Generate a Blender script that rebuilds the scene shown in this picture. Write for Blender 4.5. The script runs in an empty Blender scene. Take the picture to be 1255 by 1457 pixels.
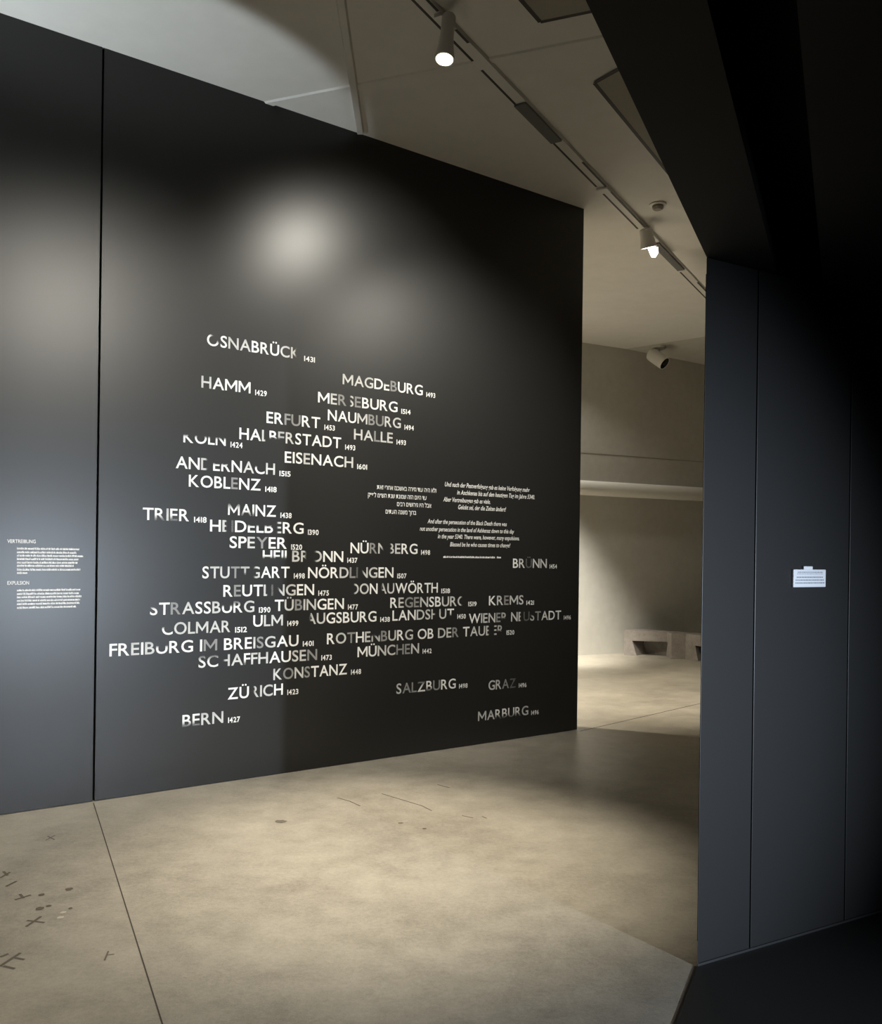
import bpy, bmesh, math, random
from mathutils import Vector, Matrix, noise
random.seed(7)
S = bpy.context.scene
COL = S.collection

# ------------------------------------------------------------------ camera
EYE = 1.6
FPX, CX, CY, ROLL = 1255.0, 627.5, 797.0, math.radians(0.76)
cam_d = bpy.data.cameras.new('camera')
cam = bpy.data.objects.new('camera', cam_d); COL.objects.link(cam)
cam_d.sensor_fit = 'HORIZONTAL'; cam_d.sensor_width = 36.0
cam_d.lens = 36.0 * FPX / 1255.0
cam_d.shift_y = (CY - 728.5) / 1457.0
cam_d.clip_start = 0.02
cam.location = (0, 0, EYE)
cam.rotation_euler = (Matrix.Rotation(math.radians(90), 3, 'X') @ Matrix.Rotation(ROLL, 3, 'Z')).to_euler()
S.camera = cam

# ------------------------------------------------------------------ light
S.view_settings.view_transform = 'Standard'
S.view_settings.look = 'None'
S.view_settings.gamma = 1
S.view_settings.use_curve_mapping = False
S.view_settings.exposure = 0.9
W = bpy.data.worlds.new('world'); S.world = W; W.use_nodes = True
W.node_tree.nodes['Background'].inputs[0].default_value = (0.9, 0.95, 1.0, 1)
W.node_tree.nodes['Background'].inputs[1].default_value = 0.0

WARM = (1.0, 0.90, 0.73)
NEUT = (1.0, 0.95, 0.84)
COOL = (0.75, 0.86, 1.0)
def spot(name, loc, aim, power, cone, blend=0.6, color=WARM, radius=0.06):
    l = bpy.data.lights.new(name, 'SPOT')
    l.energy = power; l.color = color; l.spot_size = math.radians(cone); l.spot_blend = blend
    l.shadow_soft_size = radius
    o = bpy.data.objects.new(name, l); COL.objects.link(o)
    o.location = loc
    o.rotation_euler = (Vector(aim) - Vector(loc)).to_track_quat('-Z', 'Y').to_euler()
    return o
# the visible track lamp over the middle of the floor, and its neighbours on the same and the next track
spot('lamp_floor', (-0.02, 5.02, 4.38), (-0.25, 4.75, 0), 560, 47, 1.0)
spot('lamp_floor_front', (-1.9, 3.0, 4.6), (-2.2, 3.9, 0), 215, 82, 1.0)
spot('lamp_wall_near', (0.95, 5.27, 4.7), (-0.55, 6.6, 3.0), 150, 75, 1.0, NEUT, 0.10)
spot('lamp_wall_far', (2.72, 5.2, 4.7), (0.2, 7.1, 2.0), 300, 62, 1.0, NEUT, 0.12)
spot('lamp_wall_left', (1.99, 1.5, 4.7), (-2.2, 5.6, 1.75), 560, 43, 0.55, NEUT, 0.30)
# second visible lamp and the room behind the black wall: its wall lamp, then an added fill
spot('lamp_back_floor', (1.98, 8.5, 4.40), (2.5, 10.6, 0), 560, 68, 1.0)
spot('lamp_back_wall', (0.6, 11.2, 4.6), (1.35, 13.9, 0.4), 1700, 46, 1.0, NEUT, 0.12)
spot('fill_behind_wall', (-2.0, 9.5, 4.6), (-2.0, 9.4, 0), 1500, 100, 1.0)  # added unseen fill that brightens the far room and its ceiling
# cool up-light outside the frame on the left and a cool screen in the passage on the right
spot('lamp_ceiling_cool', (-3.6, 3.9, 2.4), (-2.2, 5.65, 4.775), 150, 37, 0.2, (0.85, 0.95, 1.0), 0.05)
spot('lamp_passage_cool', (4.45, -1.2, 1.1), (-1.75, 5.8, 0.95), 950, 40, 1.0, COOL, 0.07)
spot('fill_moulding', (0.45, 12.75, 4.85), (2.75, 14.2, 2.7), 150, 44, 1.0, NEUT, 0.05)  # added grazing fill, out of sight, only to brighten the moulding

# ------------------------------------------------------------------ measuring helpers (photo pixel -> place on a known plane)
def ray(px, py):
    u = (px - CX) / FPX; v = -(py - CY) / FPX
    return Vector((u * math.cos(ROLL) - v * math.sin(ROLL), 1.0, u * math.sin(ROLL) + v * math.cos(ROLL)))
ORI = Vector((0, 0, EYE))
def onz(px, py, z):
    d = ray(px, py); return ORI + d * ((z - EYE) / d.z)
def onv(px, py, P, n):
    d = ray(px, py); return ORI + d * ((P - ORI).dot(n) / d.dot(n))

# ------------------------------------------------------------------ mesh helpers
def link_mesh(name, verts, faces, mat=None, parent=None, smooth=False):
    me = bpy.data.meshes.new(name)
    me.from_pydata([tuple(v) for v in verts], [], faces)
    me.validate(); me.update()
    if mat: me.materials.append(mat)
    if smooth:
        for p in me.polygons: p.use_smooth = True
    o = bpy.data.objects.new(name, me); COL.objects.link(o)
    if parent: o.parent = parent
    return o
class MB:
    def __init__(s): s.v = []; s.f = []; s.m = []
    def add(s, vs, fs, mi=0):
        b = len(s.v); s.v += [Vector(v) for v in vs]; s.f += [tuple(i + b for i in f) for f in fs]; s.m += [mi] * len(fs)
    def prism(s, pts, z0, z1, mi=0):          # pts: plan polygon, counter-clockwise
        n = len(pts)
        vs = [(p[0], p[1], z0) for p in pts] + [(p[0], p[1], z1) for p in pts]
        fs = [tuple(reversed(range(n))), tuple(range(n, 2 * n))] + [(i, (i + 1) % n, n + (i + 1) % n, n + i) for i in range(n)]
        s.add(vs, fs, mi)
    def obox(s, o, ax, ay, az, mi=0):         # oriented box from a corner and three edge vectors
        o = Vector(o); ax = Vector(ax); ay = Vector(ay); az = Vector(az)
        vs = [o, o + ax, o + ax + ay, o + ay, o + az, o + ax + az, o + ax + ay + az, o + ay + az]
        s.add(vs, [(3, 2, 1, 0), (4, 5, 6, 7), (0, 1, 5, 4), (1, 2, 6, 5), (2, 3, 7, 6), (3, 0, 4, 7)], mi)
    def lathe(s, p0, axis, prof, n=32, mi=0, cap=True):   # prof: (distance along axis, radius)
        q = Vector((0, 0, 1)).rotation_difference(Vector(axis).normalized())
        p0 = Vector(p0); vs = []; fs = []
        for h, r in prof:
            for k in range(n):
                a = 2 * math.pi * k / n
                vs.append(p0 + q @ Vector((r * math.cos(a), r * math.sin(a), h)))
        for i in range(len(prof) - 1):
            for k in range(n):
                fs.append((i * n + k, i * n + (k + 1) % n, (i + 1) * n + (k + 1) % n, (i + 1) * n + k))
        if cap:
            fs.append(tuple(reversed(range(n)))); fs.append(tuple((len(prof) - 1) * n + k for k in range(n)))
        s.add(vs, fs, mi)
    def build(s, name, mats, parent=None, smooth=False, bevel=0):
        o = link_mesh(name, s.v, s.f, None, parent)
        for m in (mats if isinstance(mats, (list, tuple)) else [mats]): o.data.materials.append(m)
        for p, mi in zip(o.data.polygons, s.m):
            p.material_index = mi; p.use_smooth = smooth
        if smooth:
            try: o.data.set_sharp_from_angle(angle=math.radians(35))
            except Exception: pass
        if bevel:
            md = o.modifiers.new('bevel', 'BEVEL'); md.width = bevel; md.segments = 2; md.limit_method = 'ANGLE'
        return o
def tag(o, label, cat, group=None):
    o['label'] = label; o['category'] = cat
    if group: o['group'] = group
    return o
def struct(o, label=None):
    o['kind'] = 'structure'
    if label: o['label'] = label
    return o
def empty(name, loc):
    o = bpy.data.objects.new(name, None); COL.objects.link(o); o.location = loc; o.empty_display_size = 0.1
    return o
def sub(o, p): o.parent = p
def reparent(o, p):
    o.parent = p; o.matrix_parent_inverse = Matrix.Translation(p.location).inverted()

# ------------------------------------------------------------------ materials
def mat(name, base, rough=0.6, spec=0.5, metal=0.0, emit=None, estr=0.0):
    m = bpy.data.materials.new(name); m.use_nodes = True
    b = m.node_tree.nodes['Principled BSDF']
    b.inputs['Base Color'].default_value = (*base, 1); b.inputs['Roughness'].default_value = rough
    b.inputs['Specular IOR Level'].default_value = spec; b.inputs['Metallic'].default_value = metal
    if emit:
        b.inputs['Emission Color'].default_value = (*emit, 1); b.inputs['Emission Strength'].default_value = estr
    return m
def nd(m, kind, **kw):
    n = m.node_tree.nodes.new(kind)
    for k, v in kw.items():
        if hasattr(n, k): setattr(n, k, v)
        else: n.inputs[k].default_value = v
    return n
def add_bump(m, scale, strength, dist=0.002, detail=3):
    L = m.node_tree.links; b = m.node_tree.nodes['Principled BSDF']
    tc = nd(m, 'ShaderNodeTexCoord'); nz = nd(m, 'ShaderNodeTexNoise'); nz.inputs['Scale'].default_value = scale; nz.inputs['Detail'].default_value = detail
    bp = nd(m, 'ShaderNodeBump'); bp.inputs['Strength'].default_value = strength; bp.inputs['Distance'].default_value = dist
    L.new(tc.outputs['Object'], nz.inputs['Vector']); L.new(nz.outputs['Fac'], bp.inputs['Height']); L.new(bp.outputs['Normal'], b.inputs['Normal'])
def mottled(m, stops, scales, rough_range=None):
    """base colour from a mix of several noises"""
    L = m.node_tree.links; b = m.node_tree.nodes['Principled BSDF']
    tc = nd(m, 'ShaderNodeTexCoord'); prev = None
    for sc, w in scales:
        nz = nd(m, 'ShaderNodeTexNoise'); nz.inputs['Scale'].default_value = sc; nz.inputs['Detail'].default_value = 6; nz.inputs['Roughness'].default_value = 0.6
        L.new(tc.outputs['Object'], nz.inputs['Vector'])
        mu = nd(m, 'ShaderNodeMath', operation='MULTIPLY'); mu.inputs[1].default_value = w; L.new(nz.outputs['Fac'], mu.inputs[0])
        if prev:
            ad = nd(m, 'ShaderNodeMath', operation='ADD'); L.new(prev.outputs[0], ad.inputs[0]); L.new(mu.outputs[0], ad.inputs[1]); prev = ad
        else: prev = mu
    cr = nd(m, 'ShaderNodeValToRGB'); e = cr.color_ramp.elements
    e[0].position = stops[0][0]; e[0].color = (*stops[0][1], 1); e[1].position = stops[-1][0]; e[1].color = (*stops[-1][1], 1)
    for p, c in stops[1:-1]: x = e.new(p); x.color = (*c, 1)
    L.new(prev.outputs[0], cr.inputs[0]); L.new(cr.outputs[0], b.inputs['Base Color'])
    if rough_range:
        mr = nd(m, 'ShaderNodeMapRange'); mr.inputs['From Min'].default_value = .35; mr.inputs['From Max'].default_value = .65
        mr.inputs['To Min'].default_value = rough_range[0]; mr.inputs['To Max'].default_value = rough_range[1]
        L.new(prev.outputs[0], mr.inputs['Value']); L.new(mr.outputs[0], b.inputs['Roughness'])

M_floor = mat('polished_concrete', (.42, .37, .30), .4, .5)
mottled(M_floor, [(.40, (.285, .26, .215)), (.5, (.405, .372, .31)), (.60, (.51, .47, .395))], [(1.1, .36), (7, .22), (45, .2), (150, .22)], (.28, .44))
add_bump(M_floor, 90, .4, .002, 4)
M_joint = mat('floor_joint', (.07, .06, .05), .8)
M_stain = mat('floor_stain', (.17, .15, .12), .6)
M_chip = mat('floor_chip', (.62, .58, .5), .7)
M_darkfloor = mat('dark_rubber_floor', (.022, .022, .02), .6, .35); add_bump(M_darkfloor, 30, .1)
M_black = mat('satin_black_panel', (.022, .022, .021), .34, .42); add_bump(M_black, 26, .10, .0012, 4)
M_gap = mat('gap_and_bench_shade', (.003, .003, .003), .9, .1)
M_blackR = mat('satin_black_panel_passage', (.024, .024, .024), .42, .5); add_bump(M_blackR, 26, .06, .0012, 4)
M_soffit = mat('black_soffit', (.014, .014, .013), .7, .3)
M_ceil = mat('white_ceiling', (.62, .60, .55), .85, .2)
mottled(M_ceil, [(.4, (.72, .705, .67)), (.6, (.77, .755, .72))], [(.7, .6), (5, .4)])
M_panel = mat('ceiling_panel_grey', (.36, .34, .29), .8, .2)
M_wall = mat('white_plaster', (.66, .64, .59), .85, .2)
mottled(M_wall, [(.4, (.55, .535, .49)), (.6, (.61, .595, .55))], [(.9, .6), (8, .4)])
M_mould = mat('brightened_moulding', (.84, .82, .76), .6, .3)  # colour raised above the wall's to stand in for light on the moulding
M_room = mat('grey_room_wall', (.16, .155, .15), .85, .2)
M_white = mat('white_metal', (.75, .74, .70), .45, .4)
M_trackgroove = mat('track_groove', (.06, .055, .05), .6)
M_greymetal = mat('grey_plate', (.17, .17, .175), .5)
M_lens = mat('lit_lens', (1, .9, .75), .4, .3, 0, (1.0, .88, .68), 4)
M_lens2 = mat('lit_glass', (1, .95, .88), .4, .3, 0, (1.0, .95, .86), 3)
M_blackgloss = mat('black_glass', (.008, .008, .008), .2, .5)
M_bench = mat('bench_concrete', (.30, .27, .245), .7, .3)
mottled(M_bench, [(.36, (.21, .19, .17)), (.5, (.30, .27, .245)), (.64, (.37, .34, .31))], [(3, .5), (14, .3), (60, .2)])
M_sign = mat('white_sign', (.86, .88, .92), .5, .4)
M_signtext = mat('sign_print', (.30, .33, .38), .6)
M_steel = mat('steel_edge', (.16, .16, .165), .35, .5, .8)

# white lettering whose paint is partly worn away: the mesh attribute "wear" says where
M_letter = mat('white_lettering', (.90, .91, .90), .5, .3, 0)
def wear_nodes(m):
    L = m.node_tree.links; N = m.node_tree.nodes; b = N['Principled BSDF']; out = N['Material Output']
    at = nd(m, 'ShaderNodeAttribute'); at.attribute_name = 'wear'
    tr = nd(m, 'ShaderNodeBsdfTransparent'); mx = nd(m, 'ShaderNodeMixShader')
    L.new(at.outputs['Fac'], mx.inputs[0]); L.new(b.outputs[0], mx.inputs[1]); L.new(tr.outputs[0], mx.inputs[2]); L.new(mx.outputs[0], out.inputs['Surface'])
M_text = mat('white_print', (.90, .91, .90), .5, .3, 0)
wear_nodes(M_letter)

# ------------------------------------------------------------------ the setting
ZC = 4.775          # ceiling over the black wall
ZC2 = 5.0           # ceiling of the far room, a step higher
# black exhibition wall
A = onz(133, 1150, 0); B = onz(821, 1048, 0)
wd = (B - A); WL = wd.length; wd.normalize()
wn = Vector((wd.y, -wd.x, 0))                       # towards the viewer
ZT = ZC
def wallp(s, z, off=0.0): return A + wd * s + Vector((0, 0, z)) + wn * off
mb = MB()
gap = 0.014
def slab(s0, s1, z0, z1, front, back, mi=0):
    mb.obox(wallp(s0, z0, front), wd * (s1 - s0), -wn * (front - back), Vector((0, 0, z1 - z0)), mi)
slab(-4.6, -gap / 2, 0.004, ZT, 0, -.30)
slab(gap / 2, WL, 0.004, ZT, 0, -.30)
slab(-gap / 2, gap / 2, 0.004, ZT, -.03, -.30, 1)
struct(mb.build('wall_left', [M_black, M_gap]), 'tall satin black exhibition wall carrying the white city names')

# floor: one slab of concrete, its saw joints, scuffs and chips inside the same mesh
C = onz(992, 1385, 0); D = onz(1255, 1307, 0)
rd = (D - C).normalized(); rn = Vector((rd.y, -rd.x, 0))
mb = MB()
mb.prism([(-8, -6), (11, -6), (11, 19), (-8, 19)], -.2, 0, 0)
def ribbon(pts, w, mi, z=.0008):
    for (x0, y0), (x1, y1) in zip(pts[:-1], pts[1:]):
        a = onz(x0, y0, 0); b = onz(x1, y1, 0); t = (b - a).normalized(); n = Vector((-t.y, t.x, 0)) * w / 2
        up = Vector((0, 0, z)); mb.add([a - n + up, b - n + up, b + n + up, a + n + up], [(0, 1, 2, 3)], mi)
ja = onz(133, 1152, 0); jb = onz(228, 1457, 0); jd = (jb - ja).normalized()
jn = Vector((-jd.y, jd.x, 0)) *   .0028; up = Vector((0, 0, .0006)); je = ja + jd * 6
mb.add([ja - jn + up, ja + jn + up, je + jn + up, je - jn + up], [(0, 1, 2, 3)], 1)
ribbon([(825, 1050), (990, 1012), (1100, 987)], .012, 1)
def cr(x, y): return (x / 4.183, 1130 + y / 4.183)
def cr2(x, y): return (300 + x / 1.7676, 1040 + y / 1.7676)
for st in [[(272, 315), (328, 285)], [(283, 290), (325, 312)], [(0, 540), (60, 505)], [(20, 500), (45, 525)], [(35, 590), (100, 558)],
           [(88, 670), (185, 640)], [(118, 635), (140, 660)], [(155, 830), (245, 768)], [(160, 792), (265, 805)], [(0, 1065), (122, 985)],
           [(75, 1012), (145, 1025)], [(0, 1010), (50, 990)], [(20, 1064), (88, 1080)], [(622, 1030), (645, 975)], [(630, 1000), (680, 993)]]:
    w = .013 if st[0][0] < 300 and st[0][1] > 450 else .007
    ribbon([cr(*p) for p in st], w, 2, .0008 + random.random() * .0006)
def blob(px, py, rx, ry, mi):
    c = onz(px, py, 0); n = 14
    vs = [c + Vector((rx * math.cos(2 * math.pi * k / n) * random.uniform(.75, 1.1), ry * math.sin(2 * math.pi * k / n) * random.uniform(.75, 1.1), .0018)) for k in range(n)]
    mb.add(vs, [tuple(range(n))], mi)
for x, y, r1, mi in [(410, 607, .018, 2), (246, 640, .014, 2), (289, 706, .012, 2), (238, 722, .02, 2), (420, 720, .01, 2), (378, 745, .014, 3), (360, 775, .014, 3)]:
    blob(*cr(x, y), r1, r1 * 1.1, mi)
blob(*cr2(176, 245), .038, .03, 2); blob(*cr2(537, 263), .014, .014, 2); blob(*cr2(478, 249), .018, .01, 2)
for st in [[(430, 175), (480, 190), (530, 205), (556, 218)], [(318, 185), (350, 194), (376, 206)], [(632, 230), (660, 236)], [(682, 232), (694, 237)], [(570, 152), (600, 160)]]:
    ribbon([cr2(*p) for p in st], .010, 2)
fl = struct(mb.build('floor', [M_floor, M_joint, M_stain, M_chip]), 'polished beige concrete floor')

# black wall on the right, three panels wide, under the soffit
ZS = 2.77
sw = Vector((-.4195, -.9077, 0)).normalized()        # along the soffit edge, towards the viewer
sb = Vector((-sw.y, sw.x, 0)); sb = sb if sb.x > 0 else -sb
g1 = (onv(1073, 900, C, rn) - C).dot(rd); g2 = (onv(1207, 900, C, rn) - C).dot(rd)
mb = MB()
def rp(s, z, off=0.0): return C + rd * s + Vector((0, 0, z)) + rn * off
def rslab(s0, s1, z0, z1, front, back, mi=0): mb.obox(rp(s0, z0, front), rd * (s1 - s0), -rn * (front - back), Vector((0, 0, z1 - z0)), mi)
gg = .007
mit = -sw * (.16 / -(-sw).dot(rn))
def rmit(z0, z1, f):
    q = [C + rn * f, rp(g1 - gg / 2, 0, f), rp(g1 - gg / 2, 0, -.16), C + mit]
    mb.prism([(p.x, p.y) for p in q], z0, z1)
rmit(.012, ZS, 0); rslab(g1 + gg / 2, g2 - gg / 2, .012, ZS, 0, -.16); rslab(g2 + gg / 2, 6.0, .012, ZS, 0, -.16)
rslab(.15, 5.9, .012, ZS, -.02, -.15, 1)
struct(mb.build('wall_right', [M_blackR, M_gap], bevel=.002), 'low black panelled wall at the right under the dark soffit')
mb = MB(); rmit(.003, .012, .004); rslab(g1 - gg / 2, 6.0, .003, .012, .004, -.16)
struct(mb.build('baseboard_right', M_steel), 'thin steel edge under the right black wall')
# dark floor of the passage under the soffit
mb = MB()
P0 = C + sw * 7.5
mb.prism([(P0.x, P0.y), ((P0 + sb * 7).x, (P0 + sb * 7).y), ((C + rd * 6 + rn * .02).x, (C + rd * 6 + rn * .02).y), (C.x, C.y)], .0012, .003)
e0 = C + Vector((0, 0, .0012)); e1 = P0 + Vector((0, 0, .0012))
mb.add([e0 - sb * .012, e1 - sb * .012, e1, e0], [(0, 1, 2, 3)], 1)
struct(mb.build('floor_passage', [M_darkfloor, M_joint]), 'dark floor of the passage in the lower right corner')
# soffit slab with a long recessed channel
def sp(a, b, z): return C + sw * a + sb * b + Vector((0, 0, z))
def sbox(a0, a1, b0, b1, z0, z1, mi=0): mb.obox(sp(a0, b0, z0), sb * (b1 - b0), sw * (a1 - a0), Vector((0, 0, z1 - z0)), mi)
q0 = (onz(1000, 0, ZS) - C).dot(sb); q1 = (onz(1125, 0, ZS) - C).dot(sb)
q0b = (onz(1105, 400, ZS) - C).dot(sb); q1b = (onz(1175, 420, ZS) - C).dot(sb)
q0 = (q0 + q0b) / 2; q1 = (q1 + q1b) / 2
mb = MB()
tq = (q0 + .002) / rd.dot(sb)
mb.prism([((C + v).x, (C + v).y) for v in (sw * 7.5 - sb * .001, sw * 7.5 + sb * q0, rd * tq - sw * .1, -sw * .1 - sb * .001)], ZS + .003, ZS + .26); sbox(-2.8, 7.5, q1, 7, ZS + .003, ZS + .26); sbox(-1.2, 7.5, q0, q1, ZS + .2, ZS + .26, 1)
tq1 = q1 / rd.dot(sb)
mb.prism([((C + v).x, (C + v).y) for v in (rd * (tq - .03), rd * tq1, rd * tq1 - sw * .4, rd * (tq - .03) - sw * .4)], ZS + .003, ZS + .25, 1)
struct(mb.build('ceiling_soffit', [M_soffit, M_gap]), 'dark low soffit over the passage with a black channel')

# back wall, its moulding, ceiling
K = onz(823, 942, 0); bd = (onz(1010, 522, ZC2) - onz(832, 496, ZC2)); bd.z = 0; bd.normalize(); bn = Vector((bd.y, -bd.x, 0))
def bp(s, z, off=0.0): return K + bd * s + Vector((0, 0, z)) + bn * off
mb = MB(); mb.obox(bp(-6, 0, 0), bd * 14, -bn * .3, Vector((0, 0, ZC2)))
struct(mb.build('wall_back', M_wall), 'pale wall at the far end of the room')
zm0 = onv(830, 714, K, bn).z; zm1 = onv(830, 693, K, bn).z
mb = MB(); n = 12; vs = []; fs = []
for i in range(n + 1):
    a = math.pi * i / n - math.pi / 2
    r = (zm1 - zm0) / 2
    for s_ in (-6, 8): vs.append(bp(s_, (zm0 + zm1) / 2 + r * math.sin(a), r * .9 * math.cos(a)))
for i in range(n): fs.append((2 * i, 2 * i + 1, 2 * i + 3, 2 * i + 2))
mb.add(vs, fs); struct(mb.build('trim_1', M_mould, smooth=True), 'half round pale moulding along the far wall')
mb = MB()
z1_ = onv(840, 655, K, bn).z; mb.obox(bp(-6, z1_, .004), bd * 14, -bn * .02, Vector((0, 0, .012)))
struct(mb.build('trim_2', M_panel), 'fine horizontal joint on the far wall')

mb = MB()
ca = onz(835, 385, ZC); cb = onz(925, 372, ZC); ct = (cb - ca).normalized()
e_l = ca - ct * ((ca.x + 8) / ct.x); e_r = ca + ct * ((11 - ca.x) / ct.x)
mb.prism([(-8, -6), (11, -6), (11, e_r.y), (-8, e_l.y)], ZC, ZC2 + .2)
mb.prism([(-8, e_l.y), (11, e_r.y), (11, 19), (-8, 19)], ZC2, ZC2 + .2)
struct(mb.build('ceiling', M_ceil), 'white ceiling, a step higher in the far room')
def cpt(px, py, z=ZC): return onz(px, py, z)
def batten(p0, p1, w, h, ext0=0, ext1=0):
    a = cpt(*p0); b = cpt(*p1); t = (b - a).normalized(); a = a - t * ext0; b = b + t * ext1
    nn = Vector((-t.y, t.x, 0)) * w / 2
    prof = [(-1, 0), (-.7, -h), (.7, -h), (1, 0)]
    vs = [a + nn * k + Vector((0, 0, z)) for k, z in prof] + [b + nn * k + Vector((0, 0, z)) for k, z in prof]
    mb.add(vs, [(0, 1, 5, 4), (1, 2, 6, 5), (2, 3, 7, 6), (0, 3, 2, 1), (4, 5, 6, 7)])
mb = MB(); batten((380, 157), (855, 64), .07, .011, .02, 1.5); struct(mb.build('trim_3', M_ceil), 'shallow joint batten across the ceiling')
mb = MB(); batten((484, 0), (513, 197), .06, .03, 1.2, -.02); struct(mb.build('trim_4', M_ceil), 'shallow joint batten above the black wall')
# wedge of dropped ceiling in the far corner and the shallow crease before it
mb = MB()
pP = onz(893, 505, ZC2); pQ = onz(1010, 487, ZC2); pQ2 = pQ + (pQ - pP).normalized() * 2
pR = bp((onv(1010, 522, K, bn) - K).dot(bd), 0); zR = onv(1010, 522, K, bn).z
pPw = bp((pP - K).dot(bd), ZC2, .0); pR2 = bp(4.6, zR - .18, .0)
mb.add([pPw, pQ2, pR2, Vector((pR2.x, pR2.y, ZC2)), ], [(0, 1, 2), (0, 2, 3), (1, 3, 2), (0, 3, 1)])
struct(mb.build('trim_5', M_wall), 'sloping wedge between ceiling and far wall')
# two grey ceiling panels beside the track
def cpanel(name, pts, lab):
    mb = MB(); P = [cpt(*p) for p in pts]
    mb.add([p + Vector((0, 0, -.012)) for p in P] + [p + Vector((0, 0, .0)) for p in P],
           [(0, 1, 2, 3), (0, 4, 5, 1), (1, 5, 6, 2), (2, 6, 7, 3), (3, 7, 4, 0)], 0)
    for i in (0, 1):
        a, b = P[i], P[(i + 1) % 4]; t = (b - a).normalized(); nn = Vector((-t.y, t.x, 0)) * .014
        mb.add([a - nn + Vector((0, 0, -.013)), b - nn + Vector((0, 0, -.013)), b + nn + Vector((0, 0, -.013)), a + nn + Vector((0, 0, -.013))], [(0, 1, 2, 3)], 1)
    struct(mb.build(name, [M_panel, M_trackgroove]), lab)
cpanel('trim_7', [(640, -110), (769, 38), (860, 19), (760, -130)], 'grey ceiling panel at the top beside the soffit')
cpanel('trim_8', [(1010, 326), (846, 125), (900, 95), (1075, 290)], 'grey ceiling panel behind the soffit edge')

# the rest of the shell, outside the frame
mb = MB()
mb.prism([(-8.2, -6.2), (11.2, -6.2), (11.2, -6), (-8.2, -6)], 0, ZC2); struct(mb.build('wall_front', M_room))
mb = MB(); mb.prism([(-8.2, -6), (-8, -6), (-8, 19), (-8.2, 19)], 0, ZC2); struct(mb.build('wall_side', M_room))
mb = MB(); mb.prism([(11, -6), (11.2, -6), (11.2, 19), (11, 19)], 0, ZC2); struct(mb.build('wall_outer', M_room))

# ------------------------------------------------------------------ bench
def bench():
    root = empty('bench', onz(940, 946, 0))
    H = .40
    front = [onz(888, 941.5, 0), onz(948, 944, 0), onz(955, 947, 0), onz(975, 947.5, 0), onz(1003, 952, 0)]
    f0 = front[0]; f1 = front[-1]; f2 = f1 + (f1 - f0).normalized() * 1.2
    front.append(f2)
    t = (f2 - f0).normalized(); nb = Vector((-t.y, t.x, 0)); nb = nb if nb.y > 0 else -nb
    depth = .42
    L = (f2 - f0).length
    # front face in (u along, z) with trapezoid openings, built as columns; plan follows the slight zigzag of the front
    def fr(u):
        for a, b in zip(front[:-1], front[1:]):
            ua = (a - f0).dot(t); ub = (b - f0).dot(t)
            if u <= ub + 1e-6:
                k = (u - ua) / max(ub - ua, 1e-6); return a.lerp(b, k)
        return front[-1].copy()
    o1 = (.115, .645, .18, .60)     # top left/right, bottom left/right of the first opening
    per = (onz(993, 930, 0) - f0)
    o2 = (1.16, 1.72, 1.22, 1.66)
    zt = .235
    mb = MB()
    def pt(u, z, dd=0): p = fr(min(max(u, 0), L)) + nb * dd; return Vector((p.x, p.y, z))
    us = [0, (f0 - f0).length]
    cuts = sorted(set([0, L] + [(p - f0).dot(t) for p in front] + [o1[0], o1[1], o2[0], o2[1]]))
    # band above the openings
    for a, b in zip(cuts[:-1], cuts[1:]):
        if b - a < 1e-5: continue
        mb.add([pt(a, zt), pt(b, zt), pt(b, H), pt(a, H)], [(0, 1, 2, 3)])
        mb.add([pt(a, H), pt(b, H), f0 + t * b + nb * depth + Vector((0, 0, H)), f0 + t * a + nb * depth + Vector((0, 0, H))], [(0, 1, 2, 3)])
    def piers(a_b, a_t, b_b, b_t):
        cs = [p for p in cuts if max(a_b, a_t) + 1e-4 < p < min(b_b, b_t) - 1e-4]
        lo = [pt(a_b, .001)] + [pt(p, .001) for p in cs] + [pt(b_b, .001)]
        hi = [pt(a_t, zt)] + [pt(p, zt) for p in cs] + [pt(b_t, zt)]
        for i in range(len(lo) - 1): mb.add([lo[i], lo[i + 1], hi[i + 1], hi[i]], [(0, 1, 2, 3)])
    piers(0, 0, o1[2], o1[0]); piers(o1[3], o1[1], o2[2], o2[0]); piers(o2[3], o2[1], L, L)
    # inside faces of the openings; top and back near-black, shade put into the colour
    for o in (o1, o2):
        dd = .36
        mb.add([pt(o[2], .001), pt(o[0], zt), pt(o[0], zt, dd), pt(o[2], .001, dd)], [(0, 1, 2, 3)])
        mb.add([pt(o[3], .001), pt(o[1], zt), pt(o[1], zt, dd), pt(o[3], .001, dd)], [(3, 2, 1, 0)])
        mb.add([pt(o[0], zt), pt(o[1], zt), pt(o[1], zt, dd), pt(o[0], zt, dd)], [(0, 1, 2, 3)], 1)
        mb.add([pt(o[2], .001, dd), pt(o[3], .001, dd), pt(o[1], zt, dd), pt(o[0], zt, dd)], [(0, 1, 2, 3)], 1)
    # ends and back
    bk0 = f0 + nb * depth; bk1 = f2 + nb * depth
    up = Vector((0, 0, H))
    mb.add([f0, f0 + up, bk0 + up, bk0], [(0, 1, 2, 3)]); mb.add([f2, bk1, bk1 + up, f2 + up], [(0, 1, 2, 3)])
    mb.add([bk0, bk0 + up, bk1 + up, bk1], [(0, 1, 2, 3)])
    body = mb.build('bench_body', [M_bench, M_gap]); reparent(body, root)
    tag(root, 'low grey stone bench with trapezoid openings against the far wall', 'bench')
bench()

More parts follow.
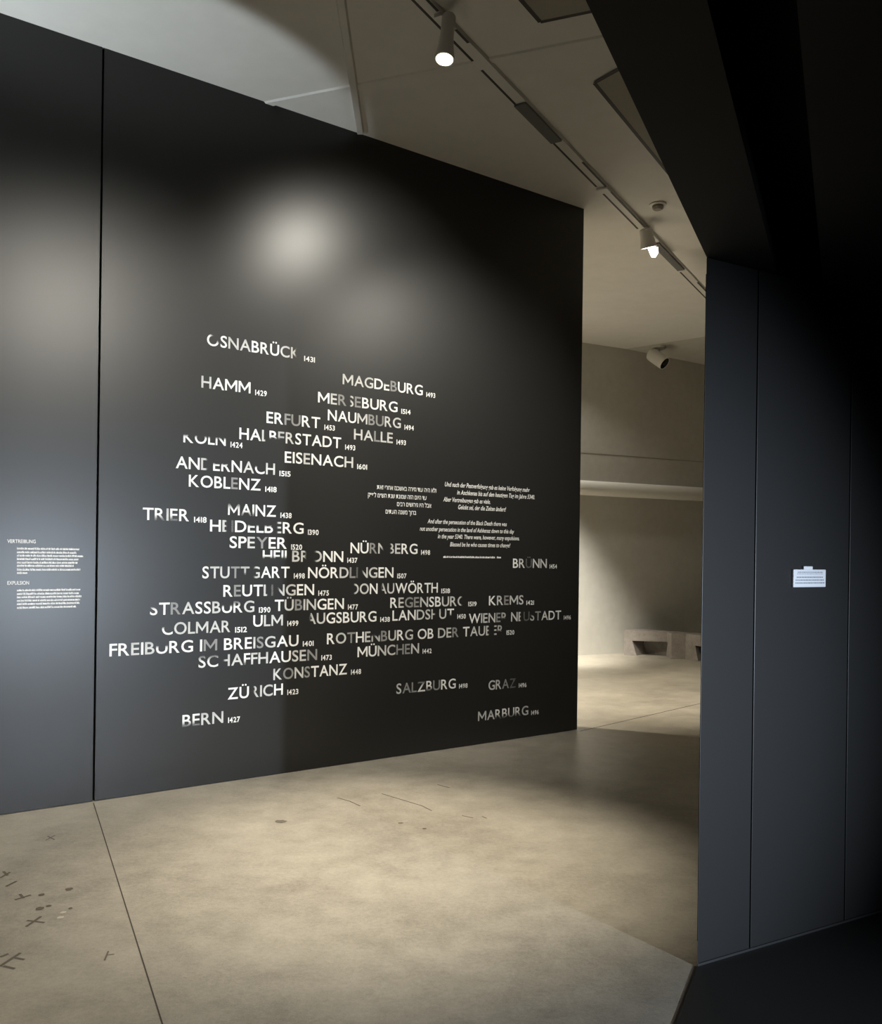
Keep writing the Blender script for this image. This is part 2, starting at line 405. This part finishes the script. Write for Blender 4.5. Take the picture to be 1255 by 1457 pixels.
# ------------------------------------------------------------------ ceiling fittings
t0 = onz(596, 0, ZC); t1 = onz(1012, 433, ZC)
td = (t1 - t0).normalized(); tn = Vector((td.y, -td.x, 0))
TL = (t1 - t0).length
root = empty('lighting_track', t0)
tag(root, 'white ceiling lighting track running diagonally above the black wall', 'lighting track')
mb = MB()
a0 = t0 - td * 2.5 - tn * .045
LEN = TL + 4
mb.obox(a0 + Vector((0, 0, ZC - ZC)), td * LEN, tn * .09, Vector((0, 0, -.03)))
rail = mb.build('rail', M_white); reparent(rail, root)
def along(px, py): return (onz(px, py, ZC) - t0).dot(td)
def groove(s0, s1, side):
    mb = MB(); p = t0 + td * s0 + tn * (side * .036 - .008) + Vector((0, 0, -.0325))
    mb.obox(p, td * (s1 - s0), tn * .016, Vector((0, 0, .004)))
    g = mb.build('conductor_slot', M_trackgroove); reparent(g, root)
s_l1 = along(628, 35); s_g1 = along(680, 90); s_p0 = along(738, 150); s_p1 = along(795, 203); s_c = along(862, 273); s_l2 = along(915, 332); s_q0 = along(935, 350); s_q1 = along(972, 388)
groove(-2.4, s_g1 - .02, -1); groove(-2.4, along(617, 20), 1); groove(s_l1 + .1, along(670, 62), 1)
groove(along(688, 102), s_p0, -1); groove(s_p1, s_c - .08, -1); groove(along(828, 235), s_c - .04, 1)
groove(s_c + .05, s_l2 - .05, -1); groove(s_c + .02, s_l2 - .05, 1)
groove(s_q1 + .1, TL + 1.4, -1); groove(s_q1 + .55, TL + 1.4, 1)
for s0, s1, w in ((s_p0, s_p1, .045), (s_q0, s_q1, .04)):
    mb = MB(); mb.obox(t0 + td * s0 - tn * w + Vector((0, 0, -.031)), td * (s1 - s0), tn * 2 * w, Vector((0, 0, -.018)))
    reparent(mb.build('power_feed_cover', M_greymetal, bevel=.004), root)
mb = MB(); mb.obox(t0 + td * (s_c - .05) - tn * .05 + Vector((0, 0, -.031)), td * .1, tn * .10, Vector((0, 0, -.02)))
reparent(mb.build('track_joint', M_white, bevel=.006), root)

def spotlight(name_loc, top, lens, r_top, r_low, label, vane, lensmat):
    root = empty('track_spotlight', name_loc)
    top = Vector(top); lens = Vector(lens); ax = (lens - top); L = ax.length; ax.normalize()
    mb = MB(); mb.lathe(top, ax, [(0, r_top * .85), (.01, r_top), (L * .45, r_top), (L * .72, r_top * 1.12), (L * .97, r_low), (L, r_low), (L, r_low * .86), (L * .97, r_low * .82)], 36, 0)
    hs = mb.build('lamp_housing', M_white, smooth=True); reparent(hs, root)
    mb = MB(); mb.lathe(lens - ax * .006, ax, [(0, r_low * .84), (.004, r_low * .84)], 36)
    sub(mb.build('lamp_lens', lensmat), hs)
    mb = MB(); c = Vector(name_loc)
    mb.obox(c - td * .06 - tn * .025, td * .12, tn * .05, Vector((0, 0, -.022)))
    dv = (top + ax * .02) - (c + Vector((0, 0, -.012)))
    mb.lathe(c + Vector((0, 0, -.012)), dv, [(0, .014), (dv.length, .014)], 16)
    reparent(mb.build('track_adapter', M_white), root)
    if vane:
        mb = MB(); sx = Vector((.985, -.17, 0)); g = lens + sx * .028 + Vector((0, -.03, -.006))
        dn = Vector((.12, -.10, -1)).normalized(); th = Vector((.17, .985, 0)) * .012
        p = [g - sx * .045, g + sx * .05, g + sx * .048 + dn * .055, g + sx * .015 + dn * .10, g - sx * .022 + dn * .095]
        n5 = len(p); mb.add(p + [q + th for q in p], [tuple(range(n5)), tuple(reversed(range(n5, 2 * n5)))] + [(i, i + n5, (i + 1) % n5 + n5, (i + 1) % n5) for i in range(n5)])
        sub(mb.build('glass_diffuser', lensmat), hs)
    tag(root, label, 'spotlight', 'white spotlights on the ceiling track')
    return root
p1 = t0 + td * along(622, 30) + tn * .03 + Vector((0, 0, -.0345))
spotlight(p1, onz(639, 32, 4.705), onz(632.5, 80, 4.42) + Vector((0, .10, .0)), .040, .058, 'glowing white cylinder spotlight at the top, nearer of the two on the track', False, M_lens)
p2 = t0 + td * along(917, 333) + tn * .02 + Vector((0, 0, -.0345))
spotlight(p2, onz(919, 335, 4.70), ORI + ray(923, 362) * 8.39, .062, .078, 'white cylinder spotlight near the far ceiling edge with bright glass', True, M_lens2)

root = empty('smoke_detector', onz(936, 300, ZC))
mb = MB(); c = onz(936, 300, ZC)
mb.lathe(c, (0, 0, -1), [(0, .075), (.012, .075), (.016, .06)], 32)
reparent(mb.build('detector_base', M_white, smooth=True), root)
mb = MB(); mb.lathe(c + Vector((0, 0, -.016)), (0, 0, -1), [(0, .05), (.02, .05), (.035, .035)], 32)
reparent(mb.build('detector_head', M_panel, smooth=True), root)
tag(root, 'small round smoke detector on the white ceiling right of the track', 'smoke detector')

def seccam():
    c = onz(936, 503, ZC2); root = empty('security_camera', c)
    mb = MB(); mb.lathe(c, (0, 0, -1), [(0, .13), (.03, .13), (.045, .10)], 32); reparent(mb.build('mounting_plate', M_white, smooth=True), root)
    y = c.y - .05
    def at(px, py): d = ray(px, py); return ORI + d * y
    h0 = at(926, 513); h1 = at(942.5, 530) - Vector((0, .16, 0)); ax = (h1 - h0).normalized(); L = (h1 - h0).length
    mb = MB(); st = c + Vector((0, 0, -.04)); dv = (h0 + ax * .08) - st
    mb.lathe(st, dv, [(0, .04), (dv.length, .035)], 20); reparent(mb.build('bracket', M_white, smooth=True), root)
    R = .105
    mb = MB(); mb.lathe(h0, ax, [(-.03, R * .55), (0, R * .9), (.03, R), (L, R), (L, R * .9), (L - .03, R * .86)], 36)
    hs = mb.build('camera_housing', M_white, smooth=True); reparent(hs, root)
    mb = MB(); mb.lathe(h0 + ax * (L - .012), ax, [(0, R * .89), (.006, R * .89), (.006, R * .35), (.016, R * .30)], 32)
    sub(mb.build('camera_lens', M_blackgloss), hs)
    tag(root, 'white cylindrical security camera with a black face under the far ceiling', 'security camera')
seccam()

# ------------------------------------------------------------------ writing
FONT = {}
def glyph_curve(text, shear=0.0, offset=0.0):
    c = bpy.data.curves.new('text_source', 'FONT'); c.body = text; c.size = 1.0; c.shear = shear; c.offset = offset
    c.resolution_u = 4
    o = bpy.data.objects.new('text_source', c); COL.objects.link(o)
    bpy.context.view_layer.update()
    me = bpy.data.meshes.new_from_object(o.evaluated_get(bpy.context.evaluated_depsgraph_get()))
    vs = [v.co.copy() for v in me.vertices]; fs = [tuple(p.vertices) for p in me.polygons]
    bpy.data.objects.remove(o); bpy.data.curves.remove(c); bpy.data.meshes.remove(me)
    return vs, fs
def bounds(vs): return min(v.x for v in vs), max(v.x for v in vs), min(v.y for v in vs), max(v.y for v in vs)
_v, _f = glyph_curve('H'); CAPH = bounds(_v)[3]
_v, _f = glyph_curve('HH'); _v1, _ = glyph_curve('H')
GL = {}
def letter(ch, sliced):
    key = (ch, sliced)
    if key in GL: return GL[key]
    if ch == 'M':
        t = .118 * CAPH / .69; h = CAPH; w = 1.12 * h; q = t * 1.08
        vs = [Vector(p) for p in [(0, 0, 0), (t, 0, 0), (t, h - t * 1.9, 0), (0, h, 0), (q, h, 0), (w / 2, h * .40, 0), (w / 2, h * .16, 0), (w - q, h, 0), (w, h, 0), (w - t, h - t * 1.9, 0), (w - t, 0, 0), (w, 0, 0)]]
        fs = [(0, 1, 2, 3), (3, 2, 6, 5, 4), (5, 6, 9, 8, 7), (9, 10, 11, 8)]
    else: vs, fs = glyph_curve(ch, 0, .012 if sliced else .022)
    bm = bmesh.new(); bv = [bm.verts.new(v) for v in vs]
    for f in fs:
        try: bm.faces.new([bv[i] for i in f])
        except ValueError: pass
    x0, x1, y0, y1 = bounds(vs)
    if sliced:
        for k in range(1, 10):
            bmesh.ops.bisect_plane(bm, geom=bm.verts[:] + bm.edges[:] + bm.faces[:], plane_co=(0, CAPH * k / 10, 0), plane_no=(0, 1, 0), dist=1e-5)
        for k in range(1, 8):
            bmesh.ops.bisect_plane(bm, geom=bm.verts[:] + bm.edges[:] + bm.faces[:], plane_co=(x0 + (x1 - x0) * k / 8, 0, 0), plane_no=(1, 0, 0), dist=1e-5)
    bm.verts.index_update()
    res = ([v.co.copy() for v in bm.verts], [tuple(v.index for v in f.verts) for f in bm.faces], (x0, x1))
    bm.free(); GL[key] = res
    return res
def smooth(a, b, x):
    t = min(max((x - a) / (b - a), 0), 1); return t * t * (3 - 2 * t)
def wear(code, u, v):
    """share of paint worn off at u (0 left..1 right), v (0 foot..1 top) of a letter"""
    base = {'.': 0, 'm': .42, 'd': .68, 'x': .88}
    if code in base: return base[code] * (1 if code != 'm' else .6 + .6 * abs(v - .4))
    if code == 't': return smooth(.42, .72, v)
    if code == 'b': return 1 - smooth(.22, .6, v)
    if code == 'B': return .9 * (1 - smooth(.0, .55, v))
    if code == 'U': return .8 * smooth(.45, 1.05, v) + .1
    if code == 'l': return max(1 - smooth(.3, .75, u), .35)
    if code == 'r': return max(smooth(.2, .65, u), .35)
    if code == 'q': return smooth(1.0, 1.5, u + v)
    if code == 'T': return .45 + .55 * smooth(.4, .7, v)
    if code == 'K': return .5 + .5 * (1 - smooth(.25, .6, v))
    return 0
CAP = .078
def word_mesh(name, text, codes, s0, s1, z, cap, off):
    """letters of a word set on the black wall between s0 and s1"""
    adv = []; 
    sc = cap / CAPH
    V = []; F = []; Wr = []
    # natural advance from side bearings
    x = 0.0; items = []
    i = 0; brk = []; cuts = [0]
    for ch in text:
        if ch == ' ': x += .30; brk.append(i); continue
        vs, fs, (x0, x1) = letter(ch, codes is not None)
        items.append((ch, x - x0, vs, fs, x0, x1, codes[i] if codes else '.')); i += 1
        x += (x1 - x0) + (.085 if ch not in 'TLAYFPW' else .055)
    total = items[-1][1] + items[-1][5]
    kx = (s1 - s0) / total
    for ii, (ch, dx, vs, fs, x0, x1, code) in enumerate(items):
        if ii in brk: cuts.append(len(F))
        b = len(V)
        for p in vs:
            u = (p.x - x0) / max(x1 - x0, 1e-4); v = p.y / CAPH
            if x1 - x0 < .2: u = .5
            V.append(wallp(s0 + (p.x + dx) * kx, z + p.y * sc, off)); Wr.append(wear(code, u, v))
        F += [tuple(j + b for j in f) for f in fs]
    return V, F, Wr, cuts + [len(F)]
def wear_attr(o, Wr):
    at = o.data.attributes.new('wear', 'FLOAT', 'POINT')
    for i, w in enumerate(Wr): at.data[i].value = w
def srange(px0, px1):
    a = onv(*px0, A, wn); b = onv(*px1, A, wn)
    return (a - A).dot(wd), (b - A).dot(wd), (a.z + b.z) / 2

NAMES = [
 ('OSNABRÜCK', 'q.mm...mr', (294.2, 501.6), (426.4, 519.7), '1431'),
 ('HAMM', 'm...', (286.3, 561.6), (356.3, 568.5), '1429'),
 ('MAGDEBURG', 'mmm.td...', (487.3, 556.1), (601.3, 572.1), '1493'),
 ('MERSEBURG', '.mdld....', (452.2, 582.4), (565.4, 595.7), '1514'),
 ('NAUMBURG', '...mddmm', (466.2, 607.1), (570.1, 619), '1494'),
 ('HALLE', 'mmdmm', (503.4, 634.7), (558.7, 639.8), '1493'),
 ('ERFURT', '..dd..', (379, 611.4), (455.4, 618.5), '1453'),
 ('HALBERSTADT', '..rbKm.....', (340.3, 634.5), (485.1, 646.9), '1493'),
 ('KÖLN', 'tttt', (260.7, 638.5), (321, 643.8), '1424'),
 ('EISENACH', '...m...m', (404.9, 668), (502.3, 674.5), '1601'),
 ('ANDERNACH', '..rtt.mtm', (250, 675.6), (391, 684.7), '1515'),
 ('KOBLENZ', '....d..', (268.4, 701.9), (370.7, 707.1), '1418'),
 ('TRIER', '.BmB.', (202.9, 749.3), (268.7, 750.6), '1418'),
 ('MAINZ', 'UBB..', (324.2, 742.5), (392.5, 744.4), '1438'),
 ('HEIDELBERG', '.rx.tttl..', (298.5, 765.5), (431.8, 768.8), '1390'),
 ('SPEYER', '..md..', (326.4, 789.1), (407.7, 789.9), '1520'),
 ('HEILBRONN', 'bbbbmrl..', (373.5, 808), (488.2, 809.1), '1437'),
 ('NÜRNBERG', '..drlm..', (498.4, 796.7), (593.8, 797.3), '1498'),
 ('BRÜNN', '.mxmm', (729.6, 816.9), (777.8, 817.8), '1454'),
 ('STUTTGART', '.mmdKl...', (287.7, 831.9), (411.7, 831.6), '1498'),
 ('NÖRDLINGEN', '...mdxlm..', (438, 831.6), (559.6, 831.5), '1507'),
 ('REUTLINGEN', '.d..rxlm..', (317.5, 858.2), (446.7, 856), '1475'),
 ('DONAUWÖRTH', 'lm.lm.....', (499, 854.2), (622.7, 853.2), '1518'),
 ('STRASSBURG', 't.dm..mtUm', (213.2, 883.9), (361.6, 880.7), '1390'),
 ('TÜBINGEN', '.mdmm...', (390.6, 878.5), (489.1, 875.9), '1477'),
 ('REGENSBURG', '.mddm..mmr', (555, 873.7), (661.3, 871.9), '1519'),
 ('KREMS', '.mdmm', (695.4, 870.6), (744.5, 869.4), '1421'),
 ('COLMAR', 'tmmmmm', (230.2, 912.4), (327.5, 908.8), '1512'),
 ('ULM', '.mm', (360, 901), (402.3, 899.4), '1499'),
 ('AUGSBURG', 'lm......', (435.3, 897.5), (535.4, 893.6), '1438'),
 ('LANDSHUT', '...mmrmb', (558.1, 892.7), (645.7, 889), '1450'),
 ('WIENER NEUSTADT', '.mmmdKmrxTdm..', (666.8, 895.8), (798, 891.1), '1496'),
 ('FREIBURG IM BREISGAU', '..m.mt...d...mdm..', (155.4, 943), (424.5, 928.6), '1401'),
 ('ROTHENBURG OB DER TAUBER', '.md.mTdm.m..mmd.mmrlK', (464.9, 926.3), (716, 911.7), '1520'),
 ('SCHAFFHAUSEN', 'UUlmBmm..mmd', (282.2, 959.2), (451, 948.6), '1473'),
 ('MÜNCHEN', '..mmddm', (508.4, 944), (596, 939.3), '1442'),
 ('KONSTANZ', 'mdmd....', (388.7, 976.8), (493.5, 968.8), '1448'),
 ('ZÜRICH', '..lmm.', (323.7, 1003.7), (402.3, 998.5), '1423'),
 ('SALZBURG', 'mddUBd..', (563.7, 996.2), (648.2, 989), '1498'),
 ('GRAZ', 'mmdx', (694.8, 990.9), (733.7, 987.8), '1496'),
 ('BERN', 'BBmm', (259.2, 1043.8), (317.5, 1037.5), '1427'),
 ('MARBURG', 'mmBBBBm', (679.9, 1034.4), (751.4, 1027.3), '1496'),
]
for text, codes, p0, p1, year in NAMES:
    s0, s1, z = srange(p0, p1)
    V, F, Wr, cuts = word_mesh('city_name', text, codes, s0, s1, z, CAP, .002)
    root = empty('city_name', wallp(s0, z, .002))
    for c0_, c1_ in zip(cuts[:-1], cuts[1:]):
        ids = sorted({j for f in F[c0_:c1_] for j in f}); mp = {j: k for k, j in enumerate(ids)}
        o = link_mesh('place_lettering', [V[j] for j in ids], [tuple(mp[j] for j in f) for f in F[c0_:c1_]], M_letter)
        wear_attr(o, [Wr[j] for j in ids]); reparent(o, root)
    V, F, Wr, _c = word_mesh('year', year, None, s1 + .035, s1 + .035 + .088, z - .006, .036, .002)
    o = link_mesh('year_number', V, F, M_text); reparent(o, root)
    tag(root, 'white capital lettering reading %s with a small year on the black wall' % text, 'lettering', 'city names on the black wall')

def line_on_wall(text, p0, p1, h, shear=0.0, parent=None, offset=0.0):
    """one printed line between two photo points; h is cap height in metres"""
    s0, s1, z = srange(p0, p1)
    vs, fs = glyph_curve(text, shear, offset); x0, x1, y0, y1 = bounds(vs)
    k = (s1 - s0) / (x1 - x0)
    V = [wallp(s0 + (v.x - x0) * k, z + v.y * h / CAPH, .002) for v in vs]
    o = link_mesh('text_line', V, fs, M_text); reparent(o, parent)
    return o
def illegible(p0, p1, h, parent, on=None, m=None, thin=.30):
    """a line of print too small to read: runs of little upright strokes tied into words"""
    s0, s1, z = srange(p0, p1); V = []; F = []
    s = s0; st = h * .36
    def q(a, b, c, d):
        n = len(V); V.extend([wallp(a, z + c, .002), wallp(b, z + c, .002), wallp(b, z + d, .002), wallp(a, z + d, .002)]); F.append((n, n + 1, n + 2, n + 3))
    while s < s1 - st:
        w = random.randint(2, 9)
        for k in range(w):
            if s > s1 - st * .6: break
            tall = random.random() < .25
            q(s, s + st * .62, 0, h * (1.0 if tall else .74))
            q(s + st * .5, s + st * 1.0, random.choice((0, h * .5)), random.choice((h * .26, h * .74)))
            s += st * .95
        s += st * .55
    o = link_mesh('text_line', V, F, M_text); reparent(o, parent)
def c6(x, y): return (500 + x / 4.482, 670 + y / 4.482)
def block(lines, h, shear, label, ctr):
    s0, s1, z = srange(c6(*lines[0][1]), c6(*lines[0][2])); root = empty('wall_quotation', wallp(s0, z, .002))
    for t, a, b in lines: line_on_wall(t, c6(*a), c6(*b), h, shear, root, .012)
    tag(root, label, 'lettering'); return root
rev = lambda t: t[::-1]
block([(rev('ולא היה עוד גזירה באשכנז אחרי זאת'), (162, 160), (540, 180)), (rev('עד היום הזה שמונת שנת הש״מ לפ״ק'), (105, 208), (478, 228)),
       (rev('אבל היו גירושים רבים'), (290, 268), (508, 276)), (rev('ברוך משנה העתים'), (217, 315), (412, 322))], .034, 0,
      'small white Hebrew quotation of four lines on the black wall', None)
block([('Und nach der Pestverfolgung gab es keine Verfolgung mehr', (595, 140), (1137, 178)), ('in Aschkenas bis auf den heutigen Tag im Jahre 5340.', (673, 192), (1168, 224)),
       ('Aber Vertreibungen gab es viele.', (585, 238), (885, 252)), ('Gelobt sei, der die Zeiten ändert!', (680, 288), (985, 300))], .036, .25,
      'small white slanted German quotation of four lines on the black wall', None)
eng = block([('And after the persecution of the Black Death there was', (485, 376), (990, 395)), ('not another persecution in the land of Ashkenaz down to this day', (435, 422), (1037, 443)),
       ('in the year 5340. There were, however, many expulsions.', (550, 470), (1070, 487)), ('Blessed be he who causes times to change!', (628, 522), (1012, 532))], .034, .25,
      'small white slanted English quotation of four lines on the black wall', None)
s0, s1, z = srange(c6(585, 597), c6(918, 599)); root = empty('source_line', wallp(s0, z, .002))
illegible(c6(585, 597), c6(916, 600), .017, root); illegible(c6(926, 600), c6(955, 600), .017, root)
tag(root, 'tiny white source line beneath the English quotation', 'lettering')

def c0(x, y): return (x / 8.964, 760 + y / 8.964)
def info(head, hx, ys, label):
    a, b = hx; s0, s1, z = srange(c0(*a), c0(*b)); root = empty('wall_text', wallp(s0, z, .002))
    sx0, sx1, z = srange(c0(*a), c0(*b))
    vs, fs = glyph_curve(head, 0, .014); x0, x1, y0, y1 = bounds(vs); k = (sx1 - sx0) / (x1 - x0)
    o = link_mesh('heading', [wallp(sx0 + (v.x - x0) * k, z + v.y * .021 / CAPH, .002) for v in vs], fs, M_text); reparent(o, root)
    for yl, xr, yr in ys: illegible(c0(215, yl), c0(xr, yr), .0135, root)
    tag(root, label, 'lettering')
info('VERTREIBUNG', ((92, 198), (455, 200)), [(280, 1015, 292), (328, 985, 335), (370, 1058, 378), (414, 1000, 420), (458, 993, 464), (500, 945, 502), (550, 1030, 551), (592, 345, 592)],
     'small white text headed VERTREIBUNG on the far left black panel')
info('EXPULSION', ((92, 730), (370, 728)), [(814, 1040, 804), (860, 1000, 849), (902, 1040, 889), (946, 1022, 932), (989, 1015, 974), (1036, 975, 1020)],
     'small white text headed EXPULSION below the other far left text')

# label board on the right wall
def rpt(px, py): p = onv(px, py, C, rn); return (p - C).dot(rd), p.z
u0, zt_ = rpt(1126.1, 819.5); u1, _z = rpt(1172, 819.5); _u, zb = rpt(1149, 844.8); zt_ = rpt(1149, 819.6)[1]
ta, _ = rpt(1140.7, 817); tb, _ = rpt(1153.3, 817); ztab = rpt(1147, 814.8)[1]
root = empty('label_board', rp((u0 + u1) / 2, zb, 0))
mb = MB(); mb.obox(rp(u0, zb, .012), rd * (u1 - u0), -rn * .0118, Vector((0, 0, zt_ - zb))); bo = mb.build('board', M_sign, bevel=.003); reparent(bo, root)
mb = MB(); mb.obox(rp(ta, zt_ - .001, .012), rd * (tb - ta), -rn * .0118, Vector((0, 0, ztab - zt_))); reparent(mb.build('tab', M_sign, bevel=.002), root)
mb = MB(); hh = zt_ - zb; ww = u1 - u0
for k, (fy, l, r, th) in enumerate([(.15, .12, .90, .035), (.25, .10, .90, .02), (.43, .09, .91, .045), (.59, .06, .93, .045), (.75, .05, .95, .045)]):
    s = u0 + ww * l
    while s < u0 + ww * r:
        w = random.uniform(.004, .016)
        e = min(s + w, u0 + ww * r)
        mb.obox(rp(s, zt_ - hh * (fy + th), .0127), rd * (e - s), -rn * .001, Vector((0, 0, hh * th * 1.5)))
        s = e + .003
sub(mb.build('printed_lines', M_signtext), bo)
tag(root, 'small white printed label with a tab on the right black wall', 'label')
